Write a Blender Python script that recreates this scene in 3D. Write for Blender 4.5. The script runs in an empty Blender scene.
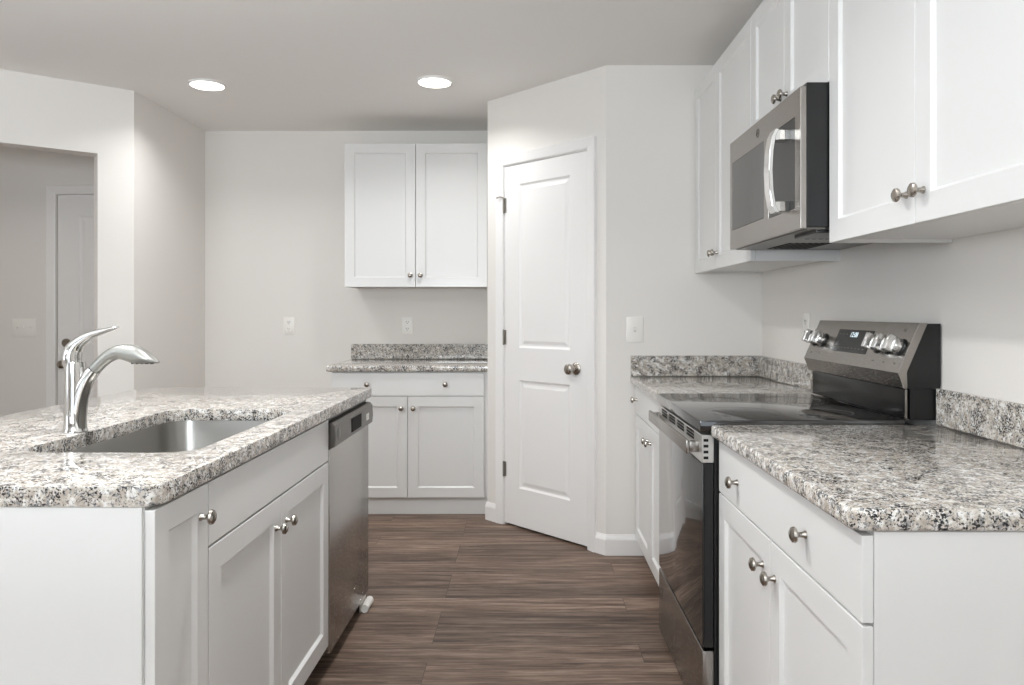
import bpy, bmesh, math, random
from mathutils import Vector, Matrix
random.seed(7)
scene = bpy.context.scene
C = scene.collection

# ------------------------------------------------------------------ camera
cam_data = bpy.data.cameras.new('camera')
cam = bpy.data.objects.new('camera', cam_data); C.objects.link(cam)
cam.location = (0, 0, 1.24); cam.rotation_euler = (math.radians(90), 0, 0)
cam_data.sensor_width = 36.0; cam_data.sensor_fit = 'HORIZONTAL'
cam_data.lens = 750 * 36 / 1024
cam_data.shift_x = -14 / 1024; cam_data.shift_y = -30.5 / 1024
cam_data.clip_start = 0.02
scene.camera = cam

# ------------------------------------------------------------------ world, lights, exposure
scene.view_settings.view_transform = 'Standard'
scene.view_settings.look = 'None'
scene.view_settings.gamma = 1
scene.view_settings.use_curve_mapping = False
scene.view_settings.exposure = 0.52
scene.cycles.max_bounces = 14; scene.cycles.diffuse_bounces = 8
scene.cycles.glossy_bounces = 6; scene.cycles.transparent_max_bounces = 12
scene.cycles.caustics_reflective = False; scene.cycles.caustics_refractive = False
scene.cycles.use_denoising = True
scene.cycles.sample_clamp_indirect = 6
world = bpy.data.worlds.new('world'); scene.world = world; world.use_nodes = True
bg = world.node_tree.nodes['Background']
bg.inputs[0].default_value = (0.80, 0.90, 1.0, 1); bg.inputs[1].default_value = 1.0

def area(name, loc, rot, sx, sy, power, col=(1, 1, 1), spread=180):
    l = bpy.data.lights.new(name, 'AREA'); l.shape = 'RECTANGLE'; l.size = sx; l.size_y = sy
    l.energy = power; l.color = col; l.spread = math.radians(spread)
    o = bpy.data.objects.new(name, l); C.objects.link(o); o.location = loc; o.rotation_euler = rot
    return o
# daylight coming in through the rear patio door and windows behind the viewer
DAY = (0.90, 0.95, 1.0)
area('daylight_patio_door', (-0.9, -3.36, 1.08), (math.radians(90), 0, 0), 2.3, 2.0, 9, DAY)
area('daylight_window', (-3.0, -3.36, 1.45), (math.radians(90), 0, 0), 1.3, 1.3, 6, DAY)
area('daylight_left_window', (-4.16, -0.2, 1.45), (math.radians(90), 0, math.radians(-90)), 2.2, 1.4, 12, DAY)

# added fill lights, no fixtures of the room, aimed up to brighten the ceiling
area('added_bounce_fill', (-0.9, -0.9, 1.5), (math.radians(180 - 20), 0, 0), 0.9, 0.9, 84, (0.875, 0.945, 1.0))
area('added_bounce_fill', (-2.6, 0.6, 1.5), (math.radians(180 - 20), 0, 0), 0.9, 0.9, 24, (0.875, 0.945, 1.0))

def ceiling_lamp(name, x, y, z, power, col=(0.985, 0.985, 0.985)):
    l = bpy.data.lights.new(name, 'AREA'); l.shape = 'DISK'; l.size = 0.15; l.spread = math.radians(142); l.energy = power; l.color = col
    o = bpy.data.objects.new(name, l); C.objects.link(o); o.location = (x, y, z - 0.022)
CEIL = 2.50
LIGHTS = [(-1.76, 4.14), (-0.498, 4.088), (-0.45, 2.0), (-1.75, 2.0), (-0.45, -0.3), (-1.75, -0.3), (-3.5, 3.9)]  # last entry is an unseen lamp, added to light the hall
for i, (x, y) in enumerate(LIGHTS):
    ceiling_lamp('downlight', x, y, CEIL, (4.2 if i < 2 else 12.0 if i < 4 else 1.8) if i < 6 else 3.5, (0.985, 0.985, 0.985) if i < 6 else (1.0, 0.93, 0.86))

# ------------------------------------------------------------------ materials
def new_mat(name):
    m = bpy.data.materials.new(name); m.use_nodes = True
    nt = m.node_tree; b = nt.nodes['Principled BSDF']
    return m, nt, b
def srgb(r, g, b):
    f = lambda c: ((c / 255 + 0.055) / 1.055) ** 2.4 if c > 10 else c / 255 / 12.92
    return (f(r), f(g), f(b), 1)
def simple(name, col, rough=0.5, metal=0.0, bump=0.0, bscale=200, coat=0.0, spec=0.5, stretch=None, emit=None):
    m, nt, b = new_mat(name)
    b.inputs['Base Color'].default_value = col
    b.inputs['Roughness'].default_value = rough; b.inputs['Metallic'].default_value = metal
    b.inputs['Specular IOR Level'].default_value = spec
    b.inputs['Coat Weight'].default_value = coat; b.inputs['Coat Roughness'].default_value = 0.15
    tc = nt.nodes.new('ShaderNodeTexCoord'); mp = nt.nodes.new('ShaderNodeMapping')
    nt.links.new(tc.outputs['Object'], mp.inputs['Vector'])
    if stretch: mp.inputs['Scale'].default_value = stretch
    n = nt.nodes.new('ShaderNodeTexNoise'); n.inputs['Scale'].default_value = bscale; n.inputs['Detail'].default_value = 3
    nt.links.new(mp.outputs[0], n.inputs['Vector'])
    if bump > 0:
        bp = nt.nodes.new('ShaderNodeBump'); bp.inputs['Strength'].default_value = bump; bp.inputs['Distance'].default_value = 0.002
        nt.links.new(n.outputs[0], bp.inputs['Height']); nt.links.new(bp.outputs[0], b.inputs['Normal'])
    # very slight roughness wear so no surface is perfectly uniform
    mr = nt.nodes.new('ShaderNodeMapRange'); mr.inputs['To Min'].default_value = max(0, rough - 0.015); mr.inputs['To Max'].default_value = rough + 0.015
    nt.links.new(n.outputs[0], mr.inputs['Value']); nt.links.new(mr.outputs[0], b.inputs['Roughness'])
    if emit:
        b.inputs['Emission Color'].default_value = emit[0]; b.inputs['Emission Strength'].default_value = emit[1]
    return m
WALL = simple('wall_paint', srgb(229, 226, 222), 0.75, bump=0.06, bscale=160, spec=0.3)
CEILM = simple('ceiling_paint', srgb(236, 234, 231), 0.85, bump=0.25, bscale=70, spec=0.2)
TRIM = simple('trim_paint', srgb(236, 235, 234), 0.38, bump=0.02, bscale=60)
CAB = simple('cabinet_paint', srgb(221, 221, 220), 0.33, bump=0.03, bscale=40, coat=0.15)
CABIN = simple('cabinet_underside', srgb(214, 211, 206), 0.55, bump=0.03)
NICKEL = simple('satin_nickel', srgb(176, 170, 162), 0.24, 1.0)
CHROME = simple('chrome', srgb(215, 214, 212), 0.09, 1.0)
CHROME2 = simple('spray_head_grey', srgb(162, 162, 158), 0.36, 0.8)
STEEL = simple('brushed_steel', srgb(180, 177, 173), 0.27, 1.0, bscale=40, stretch=(1, 1, 60))
STEELH = simple('brushed_steel_horizontal', srgb(160, 155, 150), 0.27, 1.0, bscale=40, stretch=(60, 1, 60))
RAILM = simple('polished_rail', srgb(205, 203, 199), 0.3, 0.75)
DIAL = simple('dial_chrome', srgb(222, 221, 219), 0.2, 0.85)
SINKM = simple('sink_steel', srgb(168, 166, 162), 0.3, 1.0, bump=0.02, bscale=50, stretch=(1, 1, 30))
DSTEEL = simple('dark_steel', srgb(112, 109, 105), 0.33, 0.9, bump=0.008, bscale=60, stretch=(1, 1, 30))
BLACKG = simple('black_glass', srgb(14, 14, 15), 0.04, spec=0.9, coat=0.6)
MGLASS = simple('tinted_mirror_glass', srgb(44, 43, 42), 0.08, 0.1, spec=0.7, coat=0.2)
COOK = simple('cooktop_glass', srgb(26, 26, 27), 0.06, spec=0.9, coat=0.5)
BLACK = simple('black_enamel', srgb(20, 20, 21), 0.3)
PLASTIC = simple('white_plastic', srgb(238, 236, 231), 0.3)
SLOT = simple('dark_slot', srgb(24, 23, 22), 0.7, spec=0.2)
GREYMARK = simple('grey_print', srgb(96, 92, 88), 0.5)
HINGE = simple('hinge_metal', srgb(140, 135, 128), 0.45, 0.6)
DIGIT = simple('display_digits', srgb(200, 215, 220), 0.5, emit=((0.75, 0.88, 0.95, 1), 0.5))
DISPG = simple('display_glass', srgb(22, 22, 22), 0.22, spec=0.3)
LED = simple('led_diffuser', srgb(255, 250, 240), 0.5, emit=((1.0, 0.97, 0.92, 1), 5.0))

def ramp(nt, stops):
    r = nt.nodes.new('ShaderNodeValToRGB'); e = r.color_ramp.elements
    e[0].position, e[0].color = stops[0]; e[1].position, e[1].color = stops[-1]
    for p, c in stops[1:-1]:
        x = e.new(p); x.color = c
    return r
def granite_mat():
    m, nt, b = new_mat('granite')
    L = nt.links.new
    tc = nt.nodes.new('ShaderNodeTexCoord')
    def noise(scale, detail, off, stretch=(1, 1, 1), dist=0.0):
        mp = nt.nodes.new('ShaderNodeMapping'); mp.inputs['Location'].default_value = off; mp.inputs['Scale'].default_value = stretch
        L(tc.outputs['Object'], mp.inputs[0])
        n = nt.nodes.new('ShaderNodeTexNoise'); n.inputs['Scale'].default_value = scale; n.inputs['Detail'].default_value = detail
        n.inputs['Distortion'].default_value = dist; n.inputs['Roughness'].default_value = 0.62
        L(mp.outputs[0], n.inputs['Vector']); return n
    def mix(fac, a, c):
        x = nt.nodes.new('ShaderNodeMix'); x.data_type = 'RGBA'
        L(fac, x.inputs['Factor']); 
        for sock, v in ((x.inputs['A'], a), (x.inputs['B'], c)):
            if isinstance(v, tuple): sock.default_value = v
            else: L(v, sock)
        return x.outputs['Result']
    base = ramp(nt, [(0.37, srgb(174, 164, 153)), (0.51, srgb(202, 196, 187)), (0.63, srgb(232, 231, 229))])
    L(noise(60, 5, (0, 0, 0)).outputs[0], base.inputs[0])
    clus = ramp(nt, [(0.38, (0.0, 0.0, 0.0, 1)), (0.62, (1, 1, 1, 1))])
    L(noise(30, 3, (5, 2, 8)).outputs[0], clus.inputs[0])
    def thin(scale, off, lo, dist, k=0.07, w=0.025):
        # speck threshold drops where the stone is busier
        n = noise(scale, 7, off, dist=dist)
        a = nt.nodes.new('ShaderNodeMath'); a.operation = 'MULTIPLY_ADD'; a.inputs[1].default_value = k
        L(clus.outputs[0], a.inputs[0]); L(n.outputs[0], a.inputs[2])
        r = ramp(nt, [(lo, (0, 0, 0, 1)), (lo + w, (1, 1, 1, 1))]); L(a.outputs[0], r.inputs[0]); return r.outputs[0]
    c1 = mix(thin(150, (3, 1, 2), 0.57, 0.3, 0.05), base.outputs[0], srgb(140, 140, 141))
    c2 = mix(thin(70, (7, 5, 1), 0.655, 0.2, 0.03), c1, srgb(150, 138, 129))
    c3 = mix(thin(215, (1, 9, 4), 0.606, 0.3, 0.12), c2, srgb(44, 43, 44))
    L(c3, b.inputs['Base Color'])
    b.inputs['Roughness'].default_value = 0.07
    b.inputs['Specular IOR Level'].default_value = 0.5
    return m
GRANITE = granite_mat()

def floor_mat():
    m, nt, b = new_mat('wood_plank_floor')
    L = nt.links.new
    tc = nt.nodes.new('ShaderNodeTexCoord')
    mp = nt.nodes.new('ShaderNodeMapping'); mp.inputs['Location'].default_value = (0.35, 0.048, 0)
    L(tc.outputs['Object'], mp.inputs[0])
    br = nt.nodes.new('ShaderNodeTexBrick')
    br.inputs['Scale'].default_value = 1.0; br.inputs['Brick Width'].default_value = 1.22; br.inputs['Row Height'].default_value = 0.15
    br.inputs['Mortar Size'].default_value = 0.0011; br.inputs['Mortar Smooth'].default_value = 0.3
    br.offset = 0.37; br.offset_frequency = 3; br.squash = 1.0; br.inputs['Bias'].default_value = 0.0
    br.inputs['Color1'].default_value = (0.0, 0.0, 0.0, 1); br.inputs['Color2'].default_value = (1, 1, 1, 1); br.inputs['Mortar'].default_value = (0.3, 0.3, 0.3, 1)
    L(mp.outputs[0], br.inputs['Vector'])
    # every plank gets its own shift of grain
    sep = nt.nodes.new('ShaderNodeVectorMath'); sep.operation = 'MULTIPLY_ADD'
    sep.inputs[1].default_value = (7.3, 3.1, 5.0)
    L(br.outputs['Color'], sep.inputs[0]); L(mp.outputs[0], sep.inputs[2])
    def grain(sx, sy, det, rough, dist=0.0):
        g = nt.nodes.new('ShaderNodeMapping'); g.inputs['Scale'].default_value = (sx, sy, 1)
        L(sep.outputs[0], g.inputs[0])
        n = nt.nodes.new('ShaderNodeTexNoise'); n.inputs['Scale'].default_value = 1; n.inputs['Detail'].default_value = det
        n.inputs['Roughness'].default_value = rough; n.inputs['Distortion'].default_value = dist
        L(g.outputs[0], n.inputs['Vector']); return n.outputs[0]
    r1 = ramp(nt, [(0.34, srgb(78, 61, 51)), (0.48, srgb(124, 103, 89)), (0.62, srgb(164, 144, 129))])
    L(grain(2.4, 34, 8, 0.74, 0.35), r1.inputs[0])
    r2 = ramp(nt, [(0.34, srgb(120, 118, 116)), (0.54, srgb(255, 255, 255))])
    L(grain(5, 120, 5, 0.65), r2.inputs[0])
    mx = nt.nodes.new('ShaderNodeMix'); mx.data_type = 'RGBA'; mx.blend_type = 'MULTIPLY'; mx.inputs['Factor'].default_value = 0.55
    L(r1.outputs[0], mx.inputs['A']); L(r2.outputs[0], mx.inputs['B'])
    r3 = ramp(nt, [(0.0, srgb(188, 186, 184)), (1.0, srgb(255, 252, 250))])
    L(br.outputs['Color'], r3.inputs[0])
    m2 = nt.nodes.new('ShaderNodeMix'); m2.data_type = 'RGBA'; m2.blend_type = 'MULTIPLY'; m2.inputs['Factor'].default_value = 0.9
    L(mx.outputs['Result'], m2.inputs['A']); L(r3.outputs[0], m2.inputs['B'])
    m3 = nt.nodes.new('ShaderNodeMix'); m3.data_type = 'RGBA'; m3.inputs['B'].default_value = srgb(62, 50, 43)
    L(br.outputs['Fac'], m3.inputs['Factor']); L(m2.outputs['Result'], m3.inputs['A'])
    L(m3.outputs['Result'], b.inputs['Base Color'])
    b.inputs['Roughness'].default_value = 0.5; b.inputs['Specular IOR Level'].default_value = 0.35
    bp = nt.nodes.new('ShaderNodeBump'); bp.inputs['Strength'].default_value = 0.15; bp.inputs['Distance'].default_value = 0.001
    L(r1.outputs[0], bp.inputs['Height']); L(bp.outputs[0], b.inputs['Normal'])
    return m
FLOOR = floor_mat()
def pane_mat():
    m = bpy.data.materials.new('window_glass'); m.use_nodes = True; nt = m.node_tree
    nt.nodes.remove(nt.nodes['Principled BSDF']); out = nt.nodes['Material Output']
    t = nt.nodes.new('ShaderNodeBsdfTransparent'); g = nt.nodes.new('ShaderNodeBsdfGlossy'); g.inputs['Roughness'].default_value = 0.02
    f = nt.nodes.new('ShaderNodeFresnel'); f.inputs['IOR'].default_value = 1.45
    mx = nt.nodes.new('ShaderNodeMixShader')
    nt.links.new(f.outputs[0], mx.inputs[0]); nt.links.new(t.outputs[0], mx.inputs[1]); nt.links.new(g.outputs[0], mx.inputs[2])
    nt.links.new(mx.outputs[0], out.inputs[0]); return m
PANE = pane_mat()

# ------------------------------------------------------------------ mesh helpers
def BM(): return bmesh.new()
def box(bm, x0, x1, y0, y1, z0, z1, bevel=0.0, seg=2):
    r = bmesh.ops.create_cube(bm, size=1.0)
    vs = r['verts']
    for v in vs:
        v.co = Vector(((x0 + x1) / 2 + v.co.x * (x1 - x0), (y0 + y1) / 2 + v.co.y * (y1 - y0), (z0 + z1) / 2 + v.co.z * (z1 - z0)))
    if bevel > 0:
        es = list({e for v in vs for e in v.link_edges})
        bmesh.ops.bevel(bm, geom=es, offset=bevel, segments=seg, affect='EDGES', profile=0.5, clamp_overlap=True)
    return bm
def prism(bm, pts, z0, z1):
    lo = [bm.verts.new((x, y, z0)) for x, y in pts]; hi = [bm.verts.new((x, y, z1)) for x, y in pts]
    n = len(pts)
    bm.faces.new(lo[::-1]); bm.faces.new(hi)
    for i in range(n): bm.faces.new((lo[i], lo[(i + 1) % n], hi[(i + 1) % n], hi[i]))
    bmesh.ops.recalc_face_normals(bm, faces=bm.faces)
    return bm
def prism_y(bm, prof, y0, y1):
    """closed profile of (x, z) extruded along y"""
    a = [bm.verts.new((x, y0, z)) for x, z in prof]; b = [bm.verts.new((x, y1, z)) for x, z in prof]
    n = len(prof); fs = [bm.faces.new(a), bm.faces.new(b[::-1])]
    for i in range(n): fs.append(bm.faces.new((a[i], b[i], b[(i + 1) % n], a[(i + 1) % n])))
    bmesh.ops.recalc_face_normals(bm, faces=bm.faces)
    return bm
def lathe(bm, prof, mat=Matrix.Identity(4), seg=28):
    """profile of (r, h) around +Z, then transformed"""
    rings = []
    for r, h in prof:
        if r < 1e-6: rings.append([bm.verts.new(mat @ Vector((0, 0, h)))])
        else: rings.append([bm.verts.new(mat @ Vector((r * math.cos(2 * math.pi * k / seg), r * math.sin(2 * math.pi * k / seg), h))) for k in range(seg)])
    for a, b in zip(rings, rings[1:]):
        for k in range(seg):
            k2 = (k + 1) % seg
            va = [a[0]] if len(a) == 1 else [a[k], a[k2]]
            vb = [b[0]] if len(b) == 1 else [b[k2], b[k]]
            if len(va) + len(vb) >= 3: bm.faces.new(va + vb)
    closed = max(abs(prof[0][0] - prof[-1][0]), abs(prof[0][1] - prof[-1][1])) < 1e-7
    for ring, top in ((rings[0], False), (rings[-1], True)):
        if len(ring) > 1 and not closed: bm.faces.new(ring if top else ring[::-1])
    if closed: bmesh.ops.remove_doubles(bm, verts=[v for r_ in (rings[0], rings[-1]) for v in r_], dist=1e-6)
    bmesh.ops.recalc_face_normals(bm, faces=bm.faces)
    return bm
def catmull(P, n=6):
    out = []
    for i in range(len(P) - 1):
        p0, p1, p2, p3 = P[max(i - 1, 0)], P[i], P[i + 1], P[min(i + 2, len(P) - 1)]
        for k in range(n):
            t = k / n
            out.append(tuple(0.5 * ((2 * b) + (c - a) * t + (2 * a - 5 * b + 4 * c - d) * t * t + (-a + 3 * b - 3 * c + d) * t ** 3) for a, b, c, d in zip(p0, p1, p2, p3)))
    out.append(tuple(P[-1])); return out
def tube(bm, path, side=(0, 1, 0), seg=20, smooth=6):
    """path entries (x, y, z, r_side, r_up)"""
    P = catmull(path, smooth); side = Vector(side).normalized(); rings = []
    for i, p in enumerate(P):
        c = Vector(p[:3]); t = (Vector(P[min(i + 1, len(P) - 1)][:3]) - Vector(P[max(i - 1, 0)][:3])).normalized()
        up = side.cross(t).normalized(); s = t.cross(up).normalized()
        rings.append([bm.verts.new(c + s * (p[3] * math.cos(a)) + up * (p[4] * math.sin(a))) for a in [2 * math.pi * k / seg for k in range(seg)]])
    for a, b in zip(rings, rings[1:]):
        for k in range(seg): bm.faces.new((a[k], a[(k + 1) % seg], b[(k + 1) % seg], b[k]))
    bm.faces.new(rings[0][::-1]); bm.faces.new(rings[-1])
    bmesh.ops.recalc_face_normals(bm, faces=bm.faces)
    return bm
def rrect(x0, x1, y0, y1, r, n=8):
    """rounded rectangle, r = one radius or (x0y0, x1y0, x1y1, x0y1)"""
    if not isinstance(r, tuple): r = (r,) * 4
    pts = []
    for (cx, cy, a0, rr, sx, sy) in ((x0, y0, 180, r[0], 1, 1), (x1, y0, 270, r[1], -1, 1), (x1, y1, 0, r[2], -1, -1), (x0, y1, 90, r[3], 1, -1)):
        ox, oy = cx + sx * rr, cy + sy * rr
        if rr < 1e-6: pts.append((cx, cy)); continue
        for k in range(n + 1):
            a = math.radians(a0 + 90 * k / n); pts.append((ox + rr * math.cos(a), oy + rr * math.sin(a)))
    return pts
def slab(bm, outer, z0, z1, hole=None, edge=0.009):
    """stone slab, optional hole, rounded top and bottom arrises"""
    loops = [outer] + ([hole] if hole else [])
    es = []
    for pts in loops:
        vs = [bm.verts.new((x, y, z0)) for x, y in pts]
        es += [bm.edges.new((vs[i], vs[(i + 1) % len(vs)])) for i in range(len(vs))]
    if hole: r = bmesh.ops.triangle_fill(bm, use_beauty=True, edges=es)
    else: bm.faces.new([v for v in bm.verts])
    fs = list(bm.faces)
    ex = bmesh.ops.extrude_face_region(bm, geom=fs)
    nv = [g for g in ex['geom'] if isinstance(g, bmesh.types.BMVert)]
    bmesh.ops.translate(bm, verts=nv, vec=(0, 0, z1 - z0))
    bmesh.ops.recalc_face_normals(bm, faces=bm.faces)
    if edge > 0:
        be = []
        for e in bm.edges:
            if len(e.link_faces) == 2 and abs(e.verts[0].co.z - e.verts[1].co.z) < 1e-6:
                a, b = e.link_faces
                if abs(a.normal.dot(b.normal)) < 0.3: be.append(e)
        bmesh.ops.bevel(bm, geom=be, offset=edge, segments=3, affect='EDGES', profile=0.5, clamp_overlap=True)
    return bm
def panel_slab(bm, x0, x1, z0, z1, yf, yb, panels, prof):
    """slab with its front face at y=yf (facing -y); panels (x0,x1,z0,z1) are worked with rings of prof (inset, depth)"""
    xs = sorted({x0, x1} | {p[0] for p in panels} | {p[1] for p in panels})
    zs = sorted({z0, z1} | {p[2] for p in panels} | {p[3] for p in panels})
    cache = {}
    def V(x, y, z):
        k = (round(x, 5), round(y, 5), round(z, 5))
        if k not in cache: cache[k] = bm.verts.new((x, y, z))
        return cache[k]
    def quad(a, b, c, d): bm.faces.new((V(*a), V(*b), V(*c), V(*d)))
    for i in range(len(xs) - 1):
        for j in range(len(zs) - 1):
            a, b, c, d = xs[i], xs[i + 1], zs[j], zs[j + 1]
            hit = [p for p in panels if p[0] - 1e-6 <= a and b <= p[1] + 1e-6 and p[2] - 1e-6 <= c and d <= p[3] + 1e-6]
            if not hit: quad((a, yf, c), (b, yf, c), (b, yf, d), (a, yf, d)); continue
    for a, b, c, d in panels:
        prev = (0.0, 0.0)
        for cur in prof:
            o, dy = prev; o2, dy2 = cur
            A = [(a + o, yf + dy, c + o), (b - o, yf + dy, c + o), (b - o, yf + dy, d - o), (a + o, yf + dy, d - o)]
            B = [(a + o2, yf + dy2, c + o2), (b - o2, yf + dy2, c + o2), (b - o2, yf + dy2, d - o2), (a + o2, yf + dy2, d - o2)]
            for k in range(4): quad(A[k], A[(k + 1) % 4], B[(k + 1) % 4], B[k])
            prev = cur
        o, dy = prev
        quad((a + o, yf + dy, c + o), (b - o, yf + dy, c + o), (b - o, yf + dy, d - o), (a + o, yf + dy, d - o))
    # sides and back (front edge vertices shared so the outline closes)
    fx = [(x, z0) for x in xs] + [(x1, z) for z in zs[1:]] + [(x, z1) for x in xs[::-1][1:]] + [(x0, z) for z in zs[::-1][1:-1]]
    n = len(fx)
    for k in range(n):
        (ax, az), (bx, bz) = fx[k], fx[(k + 1) % n]
        quad((ax, yf, az), (ax, yb, az), (bx, yb, bz), (bx, yf, bz))
    bm.faces.new([V(x, yb, z) for x, z in fx])
    bmesh.ops.recalc_face_normals(bm, faces=bm.faces)
    return bm

def link_mesh(name, bm, mat, parent=None, smooth=False, world=False, bevel=0.0, angle=35):
    if world and parent is not None:
        M = Matrix.Identity(4); p = parent
        while p is not None:
            M = Matrix.Translation(p.location) @ Matrix.Rotation(p.rotation_euler.z, 4, 'Z') @ M; p = p.parent
        bm.transform(M.inverted())
    me = bpy.data.meshes.new(name); bm.to_mesh(me); bm.free()
    me.materials.append(mat)
    if smooth:
        for p in me.polygons: p.use_smooth = True
        me.set_sharp_from_angle(angle=math.radians(angle))
    o = bpy.data.objects.new(name, me); C.objects.link(o); o.parent = parent
    if bevel > 0:
        md = o.modifiers.new('edge', 'BEVEL'); md.width = bevel; md.segments = 2; md.limit_method = 'ANGLE'; md.angle_limit = math.radians(60)
    return o
def struct(name, bm, mat, parent=None, **k):
    o = link_mesh(name, bm, mat, parent, **k)
    if parent is None: o['kind'] = 'structure'
    return o
def tag(o, label, cat, group=None):
    o['label'] = label; o['category'] = cat
    if group: o['group'] = group
    return o
def thing(name, label, cat, loc, rotz=0.0, group=None):
    o = bpy.data.objects.new(name, None); C.objects.link(o); o.location = loc; o.rotation_euler = (0, 0, rotz)
    o.empty_display_size = 0.1
    return tag(o, label, cat, group)
def sroot(name, loc, rotz=0.0):
    o = bpy.data.objects.new(name, None); C.objects.link(o); o.location = loc; o.rotation_euler = (0, 0, rotz)
    o['kind'] = 'structure'; return o
MY = Matrix.Rotation(math.radians(90), 4, 'X')       # +Z profile axis -> -Y
R = math.radians

# ------------------------------------------------------------------ room shell
YB, XL, XR, YP = 5.22, -2.234, 1.203, 3.83
REAR, XFL = -3.2, -3.965
box_ = lambda *a: box(BM(), *a)
struct('floor', box_(-4.75, 1.35, -3.35, 5.36, -0.1, 0.0), FLOOR)
struct('ceiling', box_(-4.75, 1.35, -3.35, 5.36, CEIL, CEIL + 0.1), CEILM)
# back wall, with the opening of the hall door
HD0, HD1, HDZ = -3.27, -2.47, 2.06
bm = BM(); box(bm, -4.6, HD0, YB, YB + .12, 0, CEIL); box(bm, HD1, -0.1, YB, YB + .12, 0, CEIL); box(bm, HD0, HD1, YB, YB + .12, HDZ, CEIL)
struct('wall_back', bm, WALL)
struct('wall_left', prism(BM(), [(XL, 4.274), (XL, YB), (XL - .11, YB), (XL - .11, 4.335)], 0, CEIL), WALL)
# angled wall with the hall opening; runs from the corner (XL, 4.274) towards the viewer's left
ca = Vector((XL, 4.274)); dl = Vector((-.787, -.617)).normalized(); nb = Vector((dl.y, -dl.x)); T = .12
if nb.y < 0: nb = -nb
def ap(t, d): v = ca + dl * t + nb * d; return (v.x, v.y)
bm = BM()
prism(bm, [ap(0, 0), ap(.182, 0), ap(.182, T), ap(.045, T)], 0, CEIL)
prism(bm, [ap(.182, 0), ap(1.55, 0), ap(1.55, T), ap(.182, T)], 2.12, CEIL)
prism(bm, [ap(1.55, 0), ap(2.2, 0), ap(2.2, T), ap(1.55, T)], 0, CEIL)
struct('wall_left_angled', bm, WALL)
e = ap(2.2, 0)
# dining wall on the left, with a daylight window
bm = BM()
box(bm, e[0] - .12, e[0], REAR, -1.3, 0, CEIL); box(bm, e[0] - .12, e[0], 0.9, e[1], 0, CEIL)
box(bm, e[0] - .12, e[0], -1.3, 0.9, 0, .72); box(bm, e[0] - .12, e[0], -1.3, 0.9, 2.12, CEIL)
struct('wall_left_dining', bm, WALL)
bm = BM(); box(bm, -4.72, -4.6, 2.75, 5.34, 0, CEIL); box(bm, -4.6, e[0] - .121, 2.75, 2.87, 0, CEIL)
struct('wall_hall', bm, WALL)
# pantry
pa = Vector((-.23, 4.49)); dp = Vector((.64, -.66)).normalized(); pn = Vector((-dp.y, dp.x))  # pn points back into the pantry
if pn.y < 0: pn = -pn
def pp(t, d): v = pa + dp * t + pn * d; return (v.x, v.y)
PT0, PT1, PDZ = .1456, .796, 2.092
LW = .9193
bm = BM()
prism(bm, [pp(0, 0), pp(PT0, 0), pp(PT0, .11), (-.12, 4.537)], 0, CEIL)
prism(bm, [pp(PT1, 0), pp(LW, 0), (.457, 3.94), pp(PT1, .11)], 0, CEIL)
prism(bm, [pp(PT0, 0), pp(PT1, 0), pp(PT1, .11), pp(PT0, .11)], PDZ, CEIL)
struct('wall_pantry_angled', bm, WALL)
struct('wall_pantry_side', prism(BM(), [(-.23, 4.49), (-.12, 4.537), (-.12, YB), (-.23, YB)], 0, CEIL), WALL)
struct('wall_pantry_front', prism(BM(), [(.41, YP), (XR, YP), (XR, 3.94), (.457, 3.94)], 0, CEIL), WALL)
struct('wall_pantry_inner', box_(-.1, XR, YB, YB + .12, 0, CEIL), WALL)
struct('wall_right', box_(XR, XR + .12, REAR, YB, 0, CEIL), WALL)
# rear wall behind the viewer: patio door and a window
bm = BM()
for a, b, z0, z1 in ((-4.09, -3.65, 0, CEIL), (-3.65, -2.35, 0, .8), (-3.65, -2.35, 2.1, CEIL), (-2.35, -2.05, 0, CEIL), (-2.05, .25, 2.08, CEIL), (.25, 1.32, 0, CEIL)):
    box(bm, a, b, REAR - .12, REAR, z0, z1)
struct('wall_rear', bm, WALL)
def window(name, w, h, loc, rz, cols, rows):
    r = sroot(name, loc, rz)
    bm = BM(); f = .055
    for a, b, c, d in ((0, f, 0, h), (w - f, w, 0, h), (f, w - f, 0, f), (f, w - f, h - f, h)): box(bm, a, b, 0, .07, c, d)
    for k in range(1, cols): box(bm, w * k / cols - .03, w * k / cols + .03, 0.001, .069, f, h - f)
    for k in range(1, rows): box(bm, f, w - f, 0.002, .068, h * k / rows - .02, h * k / rows + .02)
    struct('window_frame', bm, TRIM, r); struct('window_pane', box_(f, w - f, .033, .037, f, h - f), PANE, r)
window('door_3', 2.3, 2.08, (-2.05, REAR - .09, 0), 0, 2, 1)
window('window_1', 1.3, 1.3, (-3.65, REAR - .09, .8), 0, 2, 2)
window('window_2', 2.2, 1.4, (e[0] - .02, -1.3, .72), R(90), 2, 2)

# casing swept round a door opening; local x along the wall, -y out of the wall
def casing(name, loc, rz, x0, x1, zt, wid):
    bm = BM()
    prof = [(0.002, 0.0), (0.002, -.008), (.012, -.011), (wid - .016, -.016), (wid - .004, -.018), (wid, -.012), (wid, 0.0)]
    cols = []
    for o, y in prof: cols.append([bm.verts.new(p) for p in ((x0 - o, y, 0), (x0 - o, y, zt + o), (x1 + o, y, zt + o), (x1 + o, y, 0))])
    for a, b in zip(cols, cols[1:]):
        for k in range(3): bm.faces.new((a[k], a[k + 1], b[k + 1], b[k]))
    bm.faces.new([c[0] for c in cols]); bm.faces.new([c[3] for c in cols][::-1])
    bmesh.ops.recalc_face_normals(bm, faces=bm.faces)
    o = struct(name, bm, TRIM); o.location = loc; o.rotation_euler = (0, 0, rz); return o
PANG = math.atan2(dp.y, dp.x)
casing('trim_1', (pa.x, pa.y, 0), PANG, PT0, PT1, PDZ, .058)
casing('trim_2', (0, YB, 0), 0, HD0, HD1, HDZ, .062)

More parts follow.
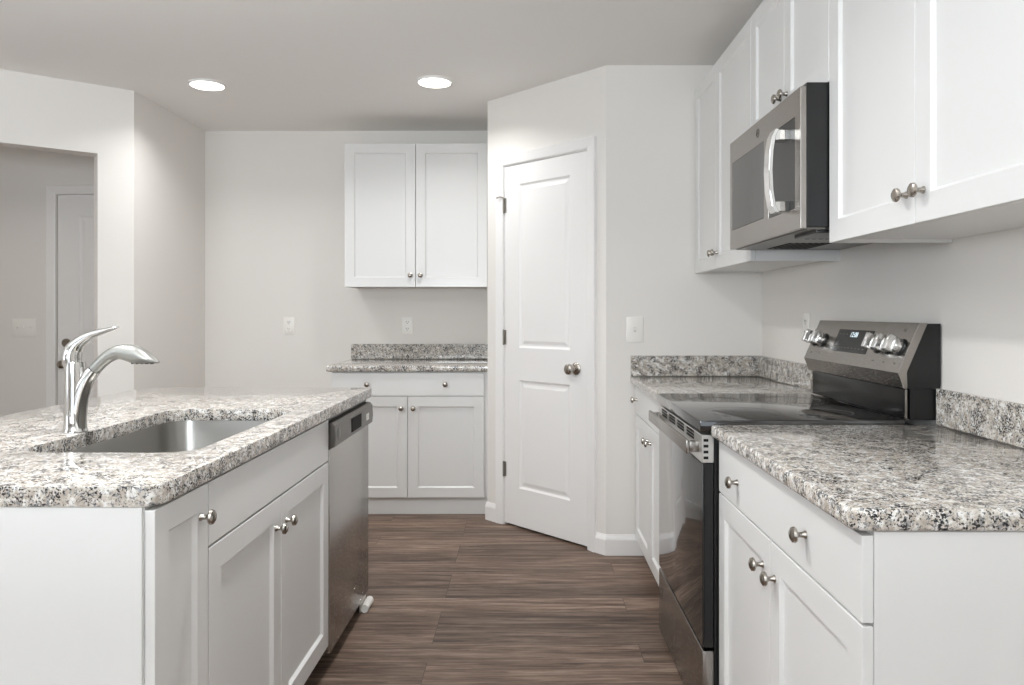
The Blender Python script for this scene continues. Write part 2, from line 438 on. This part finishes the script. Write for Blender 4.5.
DOORPROF = [(.005, .004), (.012, .0085), (.022, .0085), (.040, .003)]
def lathe_y(prof, x, y, z, seg=28): return lathe(BM(), prof, Matrix.Translation((x, y, z)) @ MY, seg)
# pantry door
W = PT1 - PT0
pd = sroot('door_1', (*pp(PT0, 0.0), 0), PANG)
bm = panel_slab(BM(), .004, W - .004, .012, PDZ - .006, .004, .039, [(.123, W - .131, .229, .850), (.123, W - .131, 1.036, 1.974)], DOORPROF)
struct('door_leaf', bm, TRIM, pd, bevel=.0015)
bm = BM()
for a, b, c, d in ((0, .0025, 0, PDZ), (W - .0025, W, 0, PDZ)): box(bm, a, b, .003, .10, c, d)
box(bm, .0025, W - .0025, .003, .10, PDZ - .004, PDZ); box(bm, .0025, .02, .042, .055, 0, PDZ - .004); box(bm, W - .02, W - .0025, .042, .055, 0, PDZ - .004)
struct('door_jamb', bm, TRIM, pd)
def round_knob(parent, x, z, y0=.004, s=1.0):
    b = lathe_y([(0, 0), (.033 * s, 0), (.033 * s, .004), (.028 * s, .009), (.013 * s, .012), (.011 * s, .034), (.018 * s, .040), (.0265 * s, .048), (.029 * s, .058), (.027 * s, .067), (.018 * s, .073), (0, .074)], x, y0, z)
    return struct('door_knob', b, NICKEL, parent, smooth=True)
round_knob(pd, .563, .938)
struct('latch_plate', box_(W - .0035, W - .0018, .0005, .0045, .905, .965), HINGE, pd)
for z in (1.862, 1.093, .325):
    bm = BM(); lathe(bm, [(0, -.046), (.0035, -.045), (.006, -.042), (.006, .042), (.0035, .045), (0, .046)], Matrix.Translation((.001, -.004, z)), 14)
    box(bm, -.0005, .016, -.0006, .0035, z - .042, z + .042)
    h = struct('hinge', bm, HINGE, pd, smooth=True)
    if z > 1.8:   # hinge-pin door stop
        b = BM(); tube(b, [(.001, -.004, z + .044, .004, .004), (-.012, -.018, z + .05, .004, .004), (-.030, -.034, z + .044, .005, .005)], side=(0, 0, 1), seg=10, smooth=3)
        struct('door_stop', b, HINGE, h, smooth=True)
# hall door
hd = sroot('door_2', (HD0, YB, 0), 0)
W2 = HD1 - HD0
bm = panel_slab(BM(), .004, W2 - .004, .012, HDZ - .006, .012, .05, [(.15, W2 - .15, .24, .82), (.15, W2 - .15, 1.02, HDZ - .15)], DOORPROF)
struct('door_leaf', bm, TRIM, hd, bevel=.0015)
round_knob(hd, .065, .878, .012)
struct('deadbolt', lathe_y([(0, 0), (.031, 0), (.030, .010), (.024, .016), (0, .017)], .065, .012, 1.025), NICKEL, hd, smooth=True)

# baseboards
def baseboard(name, pts_list, side=1):
    bm = BM()
    for (p, q) in pts_list:
        p = Vector(p); q = Vector(q); t = (q - p).normalized(); n = Vector((t.y, -t.x)) * side
        prof = [(0, 0), (.014, 0), (.014, .078), (.010, .090), (.006, .098), (.004, .104), (0, .104)]
        A = [bm.verts.new((p.x + n.x * d, p.y + n.y * d, z)) for d, z in prof]; B = [bm.verts.new((q.x + n.x * d, q.y + n.y * d, z)) for d, z in prof]
        for i in range(len(prof)): bm.faces.new((A[i], B[i], B[(i + 1) % len(prof)], A[(i + 1) % len(prof)]))
        bm.faces.new(A[::-1]); bm.faces.new(B)
    bmesh.ops.recalc_face_normals(bm, faces=bm.faces)
    return struct(name, bm, TRIM)
baseboard('baseboard_pantry', [(pp(-.006, 0), pp(PT0 - .06, 0)), (pp(PT1 + .06, 0), pp(LW + .006, 0)), ((.41 - .006, YP), (.62, YP))])
baseboard('baseboard_back', [((XL, YB), (-1.21, YB))])
baseboard('baseboard_left', [(ap(.182, 0), ap(0, 0)), ((XL, 4.274), (XL, YB))])
baseboard('baseboard_hall', [((-4.6, YB), (HD0 - .064, YB))])
baseboard('baseboard_right', [((XR, YP - 2.66), (XR, REAR))])

# ------------------------------------------------------------------ cabinets
_knob = {}
def knob(parent, x, z, y=-.02):
    if 'me' not in _knob:
        b = lathe(BM(), [(0, 0), (.0085, 0), (.0085, .002), (.0058, .006), (.0052, .014), (.008, .0185), (.0145, .0205), (.0162, .0235), (.0150, .028), (.0095, .0315), (0, .0325)], MY, 26)
        o = link_mesh('knob', b, NICKEL, parent, smooth=True); _knob['me'] = o.data
    else:
        o = bpy.data.objects.new('knob', _knob['me']); C.objects.link(o); o.parent = parent
    o.location = (x, y, z); return o
SHK = [(.008, .009)]
RAIL = .060
def shaker(parent, x0, x1, z0, z1, kx=None, kz=None, rail=RAIL):
    w = panel_slab(BM(), x0, x1, z0, z1, -.02, -.0005, [(x0 + rail, x1 - rail, z0 + rail, z1 - rail)], SHK)
    d = link_mesh('door', w, CAB, parent, bevel=.0016)
    if kx is not None: knob(d, kx, kz)
    return d
def drawer(parent, x0, x1, z0, z1, knobs=()):
    d = link_mesh('drawer', box_(x0, x1, -.02, -.0005, z0, z1), CAB, parent, bevel=.0016)
    for kx, kz in knobs: knob(d, kx, kz)
    return d
def base_cabinet(label, loc, rz, w, depth=.62, open_top=False, toe=.065, toe_x0=0.0, toe_x1=0.0, name='base_cabinet'):
    r = thing(name, label, 'cabinet', loc, rz)
    bm = BM()
    if open_top:
        box(bm, 0, .018, 0, depth, .104, .8755); box(bm, w - .018, w, 0, depth, .104, .8755)
        box(bm, .018, w - .018, 0, depth, .104, .122); box(bm, .018, w - .018, depth - .012, depth, .122, .8755)
        box(bm, .018, w - .018, 0, .018, .84, .8755)
    else: box(bm, 0, w, 0, depth, .104, .8755)
    link_mesh('carcass', bm, CAB, r)
    link_mesh('toe_kick', box_(toe_x0, w - toe_x1, toe, depth, 0, .1035), CAB, r)
    return r
def wall_cabinet(label, loc, rz, w, h, depth, name='wall_cabinet'):
    r = thing(name, label, 'cabinet', loc, rz)
    bm = BM(); t = .016
    box(bm, 0, t, 0, depth, 0, h); box(bm, w - t, w, 0, depth, 0, h); box(bm, t, w - t, 0, depth, h - t, h)
    box(bm, t, w - t, 0, .018, 0, .035); box(bm, t, w - t, depth - .01, depth, .009, h - t); box(bm, t, w - t, .018, depth - .01, .009, .022)
    link_mesh('carcass', bm, CAB, r)
    return r
# ---- back wall
c = base_cabinet('white base cabinet with one wide drawer over two doors, standing against the back wall', (-1.189, 4.593, 0), 0, .954, .622, toe=.012)
drawer(c, .003, .933, .729, .868, [(.222, .80), (.698, .80)])
shaker(c, .003, .4655, .108, .724, .4305, .654); shaker(c, .4685, .933, .108, .724, .5035, .654)
c = wall_cabinet('white two-door wall cabinet hanging on the back wall above the short counter', (-1.173, 4.87, 1.402), 0, .938, .93, .349)
shaker(c, .0, .457, .0, .928, .427, .075); shaker(c, .460, .922, .0, .928, .492, .075)
# ---- right hand run: local x runs towards the viewer
RZ = R(-90)
c = base_cabinet('white base cabinet with two doors between the range and the pantry wall', (.575, 3.827, 0), RZ, .928, .626)
drawer(c, .014, .925, .729, .868, [(.075, .80), (.80, .80)])
shaker(c, .014, .454, .092, .724, .419, .654); shaker(c, .458, .925, .092, .724, .493, .654)
c = base_cabinet('white base cabinet with wide drawer nearest the viewer, right of the range', (.578, 2.172, 0), RZ, .927, .622)
drawer(c, .003, .9265, .7225, .868, [(.194, .790), (.677, .796)])
shaker(c, .003, .455, .092, .7175, .406, .646); shaker(c, .458, .9265, .092, .7175, .491, .642)
UX = .88; UB = 1.436; UT = 2.372
c = wall_cabinet('white wall cabinet in the corner by the pantry wall, far side of the microwave', (UX, 3.827, UB), RZ, .955, UT - UB, .322)
shaker(c, .010, .422, .0, UT - UB - .002, .395, .072); shaker(c, .425, .953, .0, UT - UB - .002, .454, .072)
c = wall_cabinet('short white wall cabinet directly above the microwave', (UX, 2.870, 1.896), RZ, .740, UT - 1.896, .322)
shaker(c, .002, .368, .0, UT - 1.898, .340, .062); shaker(c, .371, .738, .0, UT - 1.898, .399, .062)
c = wall_cabinet('tall white wall cabinet nearest the viewer, right of the microwave', (UX, 2.129, UB), RZ, .938, UT - UB, .322)
shaker(c, .002, .4695, .0, UT - UB - .002, .435, .068); shaker(c, .4725, .935, .0, UT - UB - .002, .507, .068)

# ---- countertops
def counter(name, label, outer, hole=None, splashes=(), loc=(0, 0, 0), rz=0):
    r = thing(name, label, 'countertop', loc, rz)
    link_mesh('stone_slab', slab(BM(), outer, .8765, .914, hole), GRANITE, r, smooth=True, angle=50)
    for s in splashes: link_mesh('backsplash', box(BM(), *s, .9145, 1.018, .002), GRANITE, r)
    return r
counter('countertop', 'short granite countertop on the back wall cabinet, with a low backsplash', rrect(-1.217, -.232, 4.556, 5.218, (.012, 0.0, 0, 0)), splashes=[(-1.213, -.233, 5.198, 5.218)])
counter('countertop', 'granite countertop in the corner between the range and the pantry wall', rrect(.532, 1.201, 2.898, 3.828, 0.0), splashes=[(.534, 1.201, 3.808, 3.828), (1.181, 1.201, 2.900, 3.807)])
counter('countertop', 'granite countertop nearest the viewer on the right wall, with a low backsplash', rrect(.537, 1.201, 1.236, 2.173, (.03, 0, 0, 0)), splashes=[(1.186, 1.202, 1.238, 2.171)])

# ---- island (its axis is turned a touch off the room's)
IO = Vector((-.715, 1.405, 0)); IZ = R(90 - .73)
IM = Matrix.Translation(IO) @ Matrix.Rotation(IZ, 4, 'Z')
def il(u, v=0, z=0): return tuple(IM @ Vector((u, v, z)))
c = base_cabinet('narrow white island cabinet with one tall door, at the near end of the island', il(.0), IZ, .231, .6, toe_x0=.0)
shaker(c, .0, .2285, .092, .868, .190, .804, rail=.052)
c = base_cabinet('white sink base cabinet of the island with two doors under a false drawer front', il(.234), IZ, .946, .6, open_top=True)
link_mesh('false_drawer_front', box_(.0, .943, -.02, -.0005, .729, .868), CAB, c, bevel=.0016)
shaker(c, .0, .4635, .092, .724, .420, .646); shaker(c, .4665, .943, .092, .724, .503, .646)
bm = BM(); box(bm, -.007, -.001, .0015, .9, 0, .8755); box(bm, -.0005, 1.81, .604, .62, 0, .8755); box(bm, 1.796, 1.81, .001, .603, 0, .8755)
tag(link_mesh('island_end_panel', bm, CAB, None, bevel=.001), 'plain white panel closing the near end of the island', 'panel')
o = bpy.data.objects['island_end_panel']; o.location = IO; o.rotation_euler = (0, 0, IZ)
def iXY(X, Y): v = IM.inverted() @ Vector((X, Y, 0)); return v.x, v.y
HU0, HU1, HV0, HV1 = .331, 1.105, .066, .484
hole = rrect(HU0, HU1, HV0, HV1, .075, 10)
counter('countertop', 'large granite island countertop with a cutout for the sink', rrect(-.009, 1.832, -.029, .945, (.045, .02, .06, .03)), hole, loc=tuple(IO), rz=IZ)
# sink
s = thing('kitchen_sink', 'stainless steel undermount sink set in the island countertop', 'sink', il((HU0 + HU1) / 2, (HV0 + HV1) / 2, .6725), IZ)
cu, cv = (HU1 - HU0) / 2, (HV1 - HV0) / 2
bm = BM(); rings = []
def ring(g, z, r):
    rings.append([bm.verts.new((x, y, z)) for x, y in rrect(-cu - g, cu + g, -cv - g, cv + g, max(r, .01), 10)])
Z0 = .8755 - .6725
ring(.024, Z0, .095); ring(.004, Z0, .08); ring(.003, Z0 - .004, .078); ring(-.006, Z0 - .15, .075); ring(-.016, Z0 - .185, .07); ring(-.045, Z0 - .198, .05); ring(-.14, Z0 - .2015, .03)
for a, b in zip(rings, rings[1:]):
    for k in range(len(a)): bm.faces.new((a[k], a[(k + 1) % len(a)], b[(k + 1) % len(b)], b[k]))
bm.faces.new(rings[-1])
bmesh.ops.recalc_face_normals(bm, faces=bm.faces); bmesh.ops.reverse_faces(bm, faces=bm.faces)
link_mesh('bowl', bm, SINKM, s, smooth=True, angle=60)
link_mesh('drain', lathe(BM(), [(0, .0020), (.030, .0020), (.034, .004), (.045, .0045), (.045, .002), (0, .0018)][::-1], Matrix.Translation((0, 0, 0))), CHROME, s, smooth=True)
# faucet
FX, FY = -1.226, 2.04
f = thing('kitchen_faucet', 'chrome single-lever pull-out faucet standing on the island beside the sink', 'faucet', (FX, FY, .9145))
def fp(px, py): return (px - 76.5) / 368.0, (432.4 - py) / 368.0     # drawing units -> metres above the slab
b = lathe(BM(), [(0, 0), (.0305, 0), (.0305, .006), (.028, .010), (.0275, .05), (.0265, .10), (.0262, .15), (.0262, .183), (.0255, .190), (0, .191)], seg=32)
link_mesh('body', b, CHROME, f, smooth=True)
def P(px, py, rs, ru): x, z = fp(px, py); return (x, 0, z, rs, ru)
b = tube(BM(), [P(74, 366, .0255, .022), P(73, 358, .0262, .024), P(75, 350, .024, .022), P(81, 343, .019, .0165), P(89, 337.5, .0140, .0125), P(98, 333.8, .0115, .0095), P(108, 330.8, .0095, .0068), P(115, 328.8, .0085, .0048), P(119.5, 327.5, .005, .0022)], seg=22)
link_mesh('lever', b, CHROME, f, smooth=True)
b = tube(BM(), [P(77.2, 432.2, .0265, .0265), P(78, 416, .0258, .0255), P(80.3, 401, .0245, .0235), P(84.5, 388, .022, .021), P(89.8, 378, .0195, .0186), P(95.5, 370.5, .0178, .0172)], seg=26)
link_mesh('spout', b, CHROME, f, smooth=True)
b = tube(BM(), [P(95.9, 370, .0168, .0162), P(102, 363.8, .0168, .0165), P(110, 357, .0175, .0175), P(119, 353, .019, .0190), P(128, 353.2, .0225, .0225), P(137, 355.2, .0258, .0250), P(146, 357.8, .0262, .0185), P(153, 360.3, .0225, .0105), P(159.5, 363, .010, .003)], seg=26)
h = link_mesh('spray_head', b, CHROME2, f, smooth=True)
bm = BM()
for i in range(5):
    for j in (-1, 0, 1):
        x, z = fp(135 + 4.6 * i, 363.2 + .05 * i)
        lathe(bm, [(0, -.0035), (.0022, -.0035), (.0025, .006), (0, .006)], Matrix.Translation((x, j * .009 * (1 - .1 * i), z)), 8)
link_mesh('spray_nozzles', bm, SLOT, h)

# ---- dishwasher
DU = 1.186; DW = .604
d = thing('dishwasher', 'stainless steel dishwasher built into the far end of the island', 'dishwasher', il(DU), IZ)
link_mesh('tub', box_(0.004, DW - .004, .03, .58, .06, .868), BLACK, d)
bm = BM(); box(bm, .002, DW - .002, -.022, .028, .056, .764, .004); link_mesh('door', bm, STEEL, d, smooth=True)
prof = [(-.022, .766), (-.0385, .772), (-.0415, .80), (-.0395, .845), (-.030, .857), (.0, .860), (.026, .860), (.026, .766)]
bm = BM(); prism_y(bm, [(y, z) for y, z in prof], 0, DW - .004)      # built along y, then turned so it runs along x
bm.transform(Matrix(((0, 1, 0, .002), (1, 0, 0, 0), (0, 0, 1, 0), (0, 0, 0, 1)))); bmesh.ops.recalc_face_normals(bm, faces=bm.faces)
cp = link_mesh('control_panel', bm, DSTEEL, d, bevel=.003)
link_mesh('display_window', box_(.232, .385, -.0428, -.036, .787, .838), SLOT, cp)
link_mesh('energy_sticker', box_(.475, .520, -.0424, -.0380, .796, .822), PLASTIC, cp)
link_mesh('end_cap', lathe_y([(0, 0), (.024, 0), (.024, .002), (.021, .0035), (0, .0035)], .05, -.0385, .812), DSTEEL, cp, smooth=True)
link_mesh('vent_strip', box_(.004, DW - .004, -.012, .027, .8605, .872), BLACK, d)
link_mesh('kick_plate', box_(.004, DW - .004, .05, .062, .0, .059), BLACK, d)
# white clip by the foot of the dishwasher
cl = thing('plastic_clip', 'small white plastic clip on the floor at the foot of the dishwasher', 'clip', il(DU + .548, -.022, 0), IZ)
bm = BM(); tube(bm, [(-.05, -.006, .017, .0165, .0165), (.05, -.006, .017, .0165, .0165)], side=(0, 1, 0), seg=18, smooth=2)
link_mesh('roller', bm, PLASTIC, cl, smooth=True)
bm = BM(); box(bm, -.05, .05, .0105, .0150, .0005, .052, .001); link_mesh('bracket', bm, PLASTIC, cl)

# ---- range
RY0, RY1 = 2.178, 2.895
rg = thing('range', 'stainless steel electric range with black glass cooktop and raised control panel', 'range', (.86, 2.525, 0))
def rp(name, bm, mat, parent=None, **k): return link_mesh(name, bm, mat, parent or rg, world=True, **k)
rp('body', box_(.548, 1.198, RY0 + .004, RY1 - .004, .02, .892), BLACK)
bm = BM(); box(bm, .505, 1.10, RY0 - .003, RY1 + .001, .893, .926, .004); ck = rp('cooktop', bm, COOK, smooth=True)
for x, y, r in ((.68, 2.36, .115), (.68, 2.70, .085), (.94, 2.35, .08), (.94, 2.69, .11)):
    rp('burner_ring', lathe(BM(), [(r - .0015, .9261), (r, .9261), (r, .9263), (r - .0015, .9263), (r - .0015, .9261)], Matrix.Translation((x, y, 0)), 48), GREYMARK, ck)
dr = rp('oven_door', box_(.5175, .546, RY0 + .002, RY1 - .002, .264, .8005), BLACK, bevel=.002)
bm = BM(); box(bm, .513, .517, RY0 + .004, RY1 - .004, .266, .798, .0015); rp('door_glass', bm, BLACKG, dr, smooth=True)
bm = BM(); box(bm, .5115, .5465, RY0 + .002, RY1 - .002, .8015, .882, .002); tr = rp('door_rail', bm, RAILM, dr)
bm = BM()
for k in range(4):
    bm = BM()
    for j in range(3):
        y0 = 2.285 + k * .145
        box(bm, .5105, .5125, y0, y0 + .10, .853 + j * .0095, .8592 + j * .0095)
    rp('vent_slots', bm, SLOT, dr)
bm = BM()
for j in range(4): box(bm, .516, .530, RY0 + .001, RY0 + .003, .812 + j * .017, .820 + j * .017)
rp('vent_slots', bm, SLOT, dr)
bm = BM(); box(bm, .472, .483, RY0 + .035, RY1 - .005, .822, .862, .004); box(bm, .483, .5125, RY0 + .037, RY0 + .062, .826, .858, .003); box(bm, .483, .5125, RY1 - .05, RY1 - .025, .826, .858, .003)
rp('handle', bm, STEELH, dr, smooth=True)
bm = BM(); box(bm, .513, .546, RY0 + .002, RY1 - .002, .022, .254, .003); rp('storage_drawer', bm, STEELH, smooth=True)
for x in (.60, 1.12):
    for y in (RY0 + .05, RY1 - .05): rp('levelling_foot', lathe(BM(), [(0, 0), (.02, 0), (.02, .006), (.01, .01), (.01, .022), (0, .022)], Matrix.Translation((x, y, 0)), 14), BLACK)
bm = BM(); box(bm, 1.102, 1.197, RY0 + .012, RY1 - .012, .9265, 1.016, .004); rs = rp('riser', bm, DISPG, smooth=True)
for y in (RY0 + .004, RY1 - .008): rp('riser_trim', box_(1.104, 1.109, y, y + .004, .9265, 1.014), STEELH, rs)
# control console: slanted steel face, black housing behind
F = [(1.135, 1.208), (1.073, 1.064), (1.091, 1.018)]
b1 = [(1.160, 1.208), (1.135, 1.208), (1.073, 1.064), (1.091, 1.018), (1.102, 1.018), (1.100, 1.066)]
cs = rp('control_panel', prism_y(BM(), b1, RY0 - .013, RY1), STEELH, bevel=.0015)
b2 = [(1.1605, 1.206), (1.1005, 1.066), (1.1025, 1.0190), (1.1975, 1.0190), (1.1975, 1.206)]
rp('console_housing', prism_y(BM(), b2, RY0 - .011, RY1 - .002), BLACK)
rp('side_cover', prism_y(BM(), [(1.115, .9265), (1.1975, .9265), (1.1975, 1.017), (1.115, 1.018)], RY0 - .001, RY0 + .0035), BLACK)
# frame on the slanted face: origin at lower edge, u = -Y (viewer's right), w = up the slope, n = outwards
up = Vector((F[0][0] - F[1][0], 0, F[0][1] - F[1][1])).normalized(); nn = Vector((-up.z, 0, up.x)); uu = Vector((0, -1, 0))
def onface(y, w, n=0.0):
    o = Vector((F[1][0], y, F[1][1])) + up * w + nn * n
    return Matrix(((uu.x, up.x, nn.x, o.x), (uu.y, up.y, nn.y, o.y), (uu.z, up.z, nn.z, o.z), (0, 0, 0, 1)))
def fbox(bm, y, w, du, dw, n0, n1, bevel=0):
    t = BM(); box(t, -du / 2, du / 2, -dw / 2, dw / 2, n0, n1, bevel); t.transform(onface(y, w)); me = bpy.data.meshes.new('t'); t.to_mesh(me); t.free(); bm.from_mesh(me); bpy.data.meshes.remove(me)
bm = BM(); fbox(bm, 2.545, .084, .265, .082, .0002, .0016, .0005); dsp = rp('display', bm, DISPG, cs)
def text_mesh(name, s, size, M, mat, parent, depth=.0003):
    cu_ = bpy.data.curves.new(name, 'FONT'); cu_.body = s; cu_.size = size; cu_.extrude = depth; cu_.align_x = 'CENTER'; cu_.align_y = 'CENTER'
    t = bpy.data.objects.new(name, cu_); C.objects.link(t)
    bpy.context.view_layer.update()
    me = bpy.data.meshes.new_from_object(t.evaluated_get(bpy.context.evaluated_depsgraph_get()))
    bpy.data.objects.remove(t); bpy.data.curves.remove(cu_)
    b = BM(); b.from_mesh(me); bpy.data.meshes.remove(me); b.transform(M)
    return rp(name, b, mat, parent)
text_mesh('clock_digits', '12:08', .026, onface(2.545, .106, .0019), DIGIT, dsp)
bm = BM()
for k in range(9): fbox(bm, 2.655 - k * .027, .058, .013, .0028, .0016, .002)
rp('printed_row', bm, GREYMARK, dsp)
bm = BM()
for k in (0, 1, 2): fbox(bm, 2.655 - k * .027, .107, .013, .0028, .0016, .002)
rp('printed_row', bm, GREYMARK, dsp)
text_mesh('console_lettering', 'GE', .014, onface(2.225, .132, .0003), GREYMARK, cs)
KY = [2.852, 2.775, 2.345, 2.274, 2.207]
for y in KY:
    M = onface(y, .078)
    b = lathe(BM(), [(0, .0003), (.027, .0003), (.027, .003), (.0235, .006), (0, .006)], M, 28)
    k = rp('burner_knob', b, BLACK, cs, smooth=True)
    b = lathe(BM(), [(0, .0062), (.0205, .0062), (.0225, .010), (.0222, .024), (.020, .028), (0, .0285)], M, 28)
    rp('knob_dial', b, DIAL, k, smooth=True)
    t = BM(); box(t, -.0095, .0095, -.0245, .0245, .0225, .050, .004); t.transform(M); rp('knob_grip', t, DIAL, k, smooth=True)
for y in KY:
    bm = BM(); fbox(bm, y, .027, .010, .005, .0002, .0006); rp('printed_mark', bm, GREYMARK, cs)

# ---- microwave
MY0, MY1, MZ0, MZ1 = 2.131, 2.866, 1.478, 1.882
mw = thing('microwave', 'stainless steel over-the-range microwave hung under the short wall cabinet', 'microwave', (.98, 2.487, MZ0))
def mp_(name, bm, mat, parent=None, **k): return link_mesh(name, bm, mat, parent or mw, world=True, **k)
bd = mp_('body', box_(.799, 1.200, MY0 + .003, MY1 - .003, MZ0 + .004, MZ1 + .012), BLACK, bevel=.001)
bm = BM()
# door face drawn in a frame that looks along +X: local x = -Y, -y = -X
t = panel_slab(BM(), -MY1, -MY0, MZ0, MZ1, .780, .797, [(-2.842, -2.462, 1.548, 1.802), (-2.412, -2.176, 1.540, 1.806)], [(.001, .003)])
t.transform(Matrix(((0, 1, 0, 0), (-1, 0, 0, 0), (0, 0, 1, 0), (0, 0, 0, 1))))
dm = mp_('door', t, STEELH, bevel=.0012)
bm = BM(); box(bm, .7805, .7829, 2.4635, 2.8405, 1.5495, 1.8005); mp_('window', bm, MGLASS, dm)
bm = BM(); box(bm, .7805, .7829, 2.1775, 2.4105, 1.5415, 1.8045); mp_('control_glass', bm, DISPG, dm)
# bowed handle
bm = BM()
zs = [1.535, 1.555, 1.60, 1.66, 1.72, 1.762, 1.782]; ux = [.737, .727, .720, .717, .720, .727, .737]
for sgn in (0,):
    ringv = []
    for z, x in zip(zs, ux):
        ringv.append([bm.verts.new(p) for p in ((x, 2.215, z), (x, 2.263, z), (x + .012, 2.263, z), (x + .012, 2.215, z))])
    for a, b in zip(ringv, ringv[1:]):
        for k in range(4): bm.faces.new((a[k], a[(k + 1) % 4], b[(k + 1) % 4], b[k]))
    bm.faces.new(ringv[0][::-1]); bm.faces.new(ringv[-1])
box(bm, .736, .7815, 2.217, 2.261, 1.537, 1.568, .002); box(bm, .736, .7815, 2.217, 2.261, 1.749, 1.780, .002)
bmesh.ops.recalc_face_normals(bm, faces=bm.faces)
mp_('handle', bm, CHROME, dm, bevel=.0012)
# badge: thin ring with a curled monogram
bm = BM(); MX = Matrix(((0, 0, -1, .7798), (0, -1, 0, 0), (-1, 0, 0, 0), (0, 0, 0, 1)))
Mb = Matrix.Translation((.7798, 2.525, 1.842)) @ Matrix.Rotation(R(-90), 4, 'Y')
lathe(bm, [(.0125, 0), (.0145, 0), (.0145, .001), (.0125, .001), (.0125, 0)], Mb, 32)
badge = mp_('badge', bm, DSTEEL, dm)
Mt = Matrix(((0, 0, -1, .7794), (-1, 0, 0, 2.525), (0, 1, 0, 1.842), (0, 0, 0, 1)))
text_mesh('badge_monogram', 'GE', .014, Mt, DSTEEL, badge)
# underside: light grey pan, vent grilles, lamp lens
bm = BM(); box(bm, .800, 1.19, MY0 + .01, MY1 - .01, MZ0 - .002, MZ0 + .0035); pan = mp_('base_pan', bm, DSTEEL)
for y in (2.18, 2.56):
    bm = BM()
    for k in range(7): box(bm, .90 + k * .022, .912 + k * .022, y, y + .24, MZ0 - .0035, MZ0 - .0022)
    mp_('filter_slots', bm, SLOT, pan)
bm = BM(); box(bm, 1.09, 1.16, 2.42, 2.54, MZ0 - .005, MZ0 - .0022, .001); mp_('lamp_lens', bm, PLASTIC, pan)
bm = BM(); box(bm, .83, .99, 2.145, 2.32, MZ0 - .012, MZ0 - .0022, .002)
mp_('exhaust_grille', bm, BLACK, pan)

# ---- outlets and switches
def plate(bm, w, h, t=.005): 
    box(bm, -w / 2, w / 2, -t, 0, -h / 2, h / 2, .0018); return bm
def outlet(label, loc, rz):
    r = thing('outlet', label, 'outlet', loc, rz, None)
    link_mesh('cover_plate', plate(BM(), .074, .118), PLASTIC, r, smooth=True)
    for z in (-.0235, .0235):
        bm = BM(); prism(bm, rrect(-.017, .017, -.0145, .0145, .008, 5), .0052, .0072); bm.transform(Matrix.Translation((0, 0, z)) @ MY)
        f_ = link_mesh('receptacle', bm, PLASTIC, r)
        bm = BM()
        for x in (-.007, .007): box(bm, x - .0014, x + .0014, -.0078, -.0073, z - .001, z + .008)
        lathe(bm, [(0, .0073), (.0026, .0073), (.0026, .0078), (0, .0078)], Matrix.Translation((0, 0, z - .008)) @ MY, 10)
        link_mesh('slots', bm, SLOT, f_)
    return r
outlet('white wall outlet on the bare back wall, left of the wall cabinet', (-1.649, YB - .0005, 1.145), 0)
outlet('white wall outlet under the back wall cabinet, above the granite backsplash', (-.825, YB - .0005, 1.145), 0)
outlet('white wall outlet on the right wall, just beyond the far end of the range', (XR - .0005, 3.21, 1.175), R(-90))
sw = thing('light_switch', 'single white light switch on the wall right of the pantry door', 'switch', (.555, YP - .0005, 1.15))
link_mesh('cover_plate', plate(BM(), .086, .128), PLASTIC, sw, smooth=True)
bm = BM(); box(bm, -.006, .006, -.0065, -.0055, -.013, .013); link_mesh('switch_frame', bm, CABIN, sw)
bm = BM(); box(bm, -.0045, .0045, -.016, -.0055, -.002, .010, .001); link_mesh('toggle', bm, PLASTIC, sw)
sw = thing('light_switch', 'white three-gang switch plate on the hall wall, left of the hall door', 'switch', (-3.49, YB - .0005, 1.13))
link_mesh('cover_plate', plate(BM(), .168, .126), PLASTIC, sw, smooth=True)
for x in (-.046, 0, .046):
    bm = BM(); box(bm, x - .0045, x + .0045, -.016, -.0052, -.004, .010, .001); link_mesh('toggle', bm, PLASTIC, sw)

# ---- ceiling lights
def disc_light(label, x, y, grp='recessed ceiling lights'):
    r = thing('ceiling_light', label, 'ceiling light', (x, y, CEIL - .0005), 0, grp)
    link_mesh('trim_ring', lathe(BM(), [(.0875, -.0005), (.097, -.0005), (.096, -.006), (.092, -.011), (.0875, -.012), (.0875, -.0005)], seg=48), TRIM, r, smooth=True)
    link_mesh('diffuser', lathe(BM(), [(0, -.002), (.087, -.002), (.087, -.012), (.07, -.016), (0, -.017)], seg=48), LED, r, smooth=True)
disc_light('round recessed ceiling light on the left, above the island', *LIGHTS[0])
disc_light('round recessed ceiling light on the right, in front of the back wall cabinet', *LIGHTS[1])
for i, lab in enumerate(('round recessed ceiling light over the aisle, out of view ahead of the range', 'round recessed ceiling light over the island, out of view', 'round recessed ceiling light behind the viewer on the right', 'round recessed ceiling light behind the viewer on the left', 'unseen round ceiling light added to light the hall behind the angled wall')):
    disc_light(lab, *LIGHTS[2 + i])
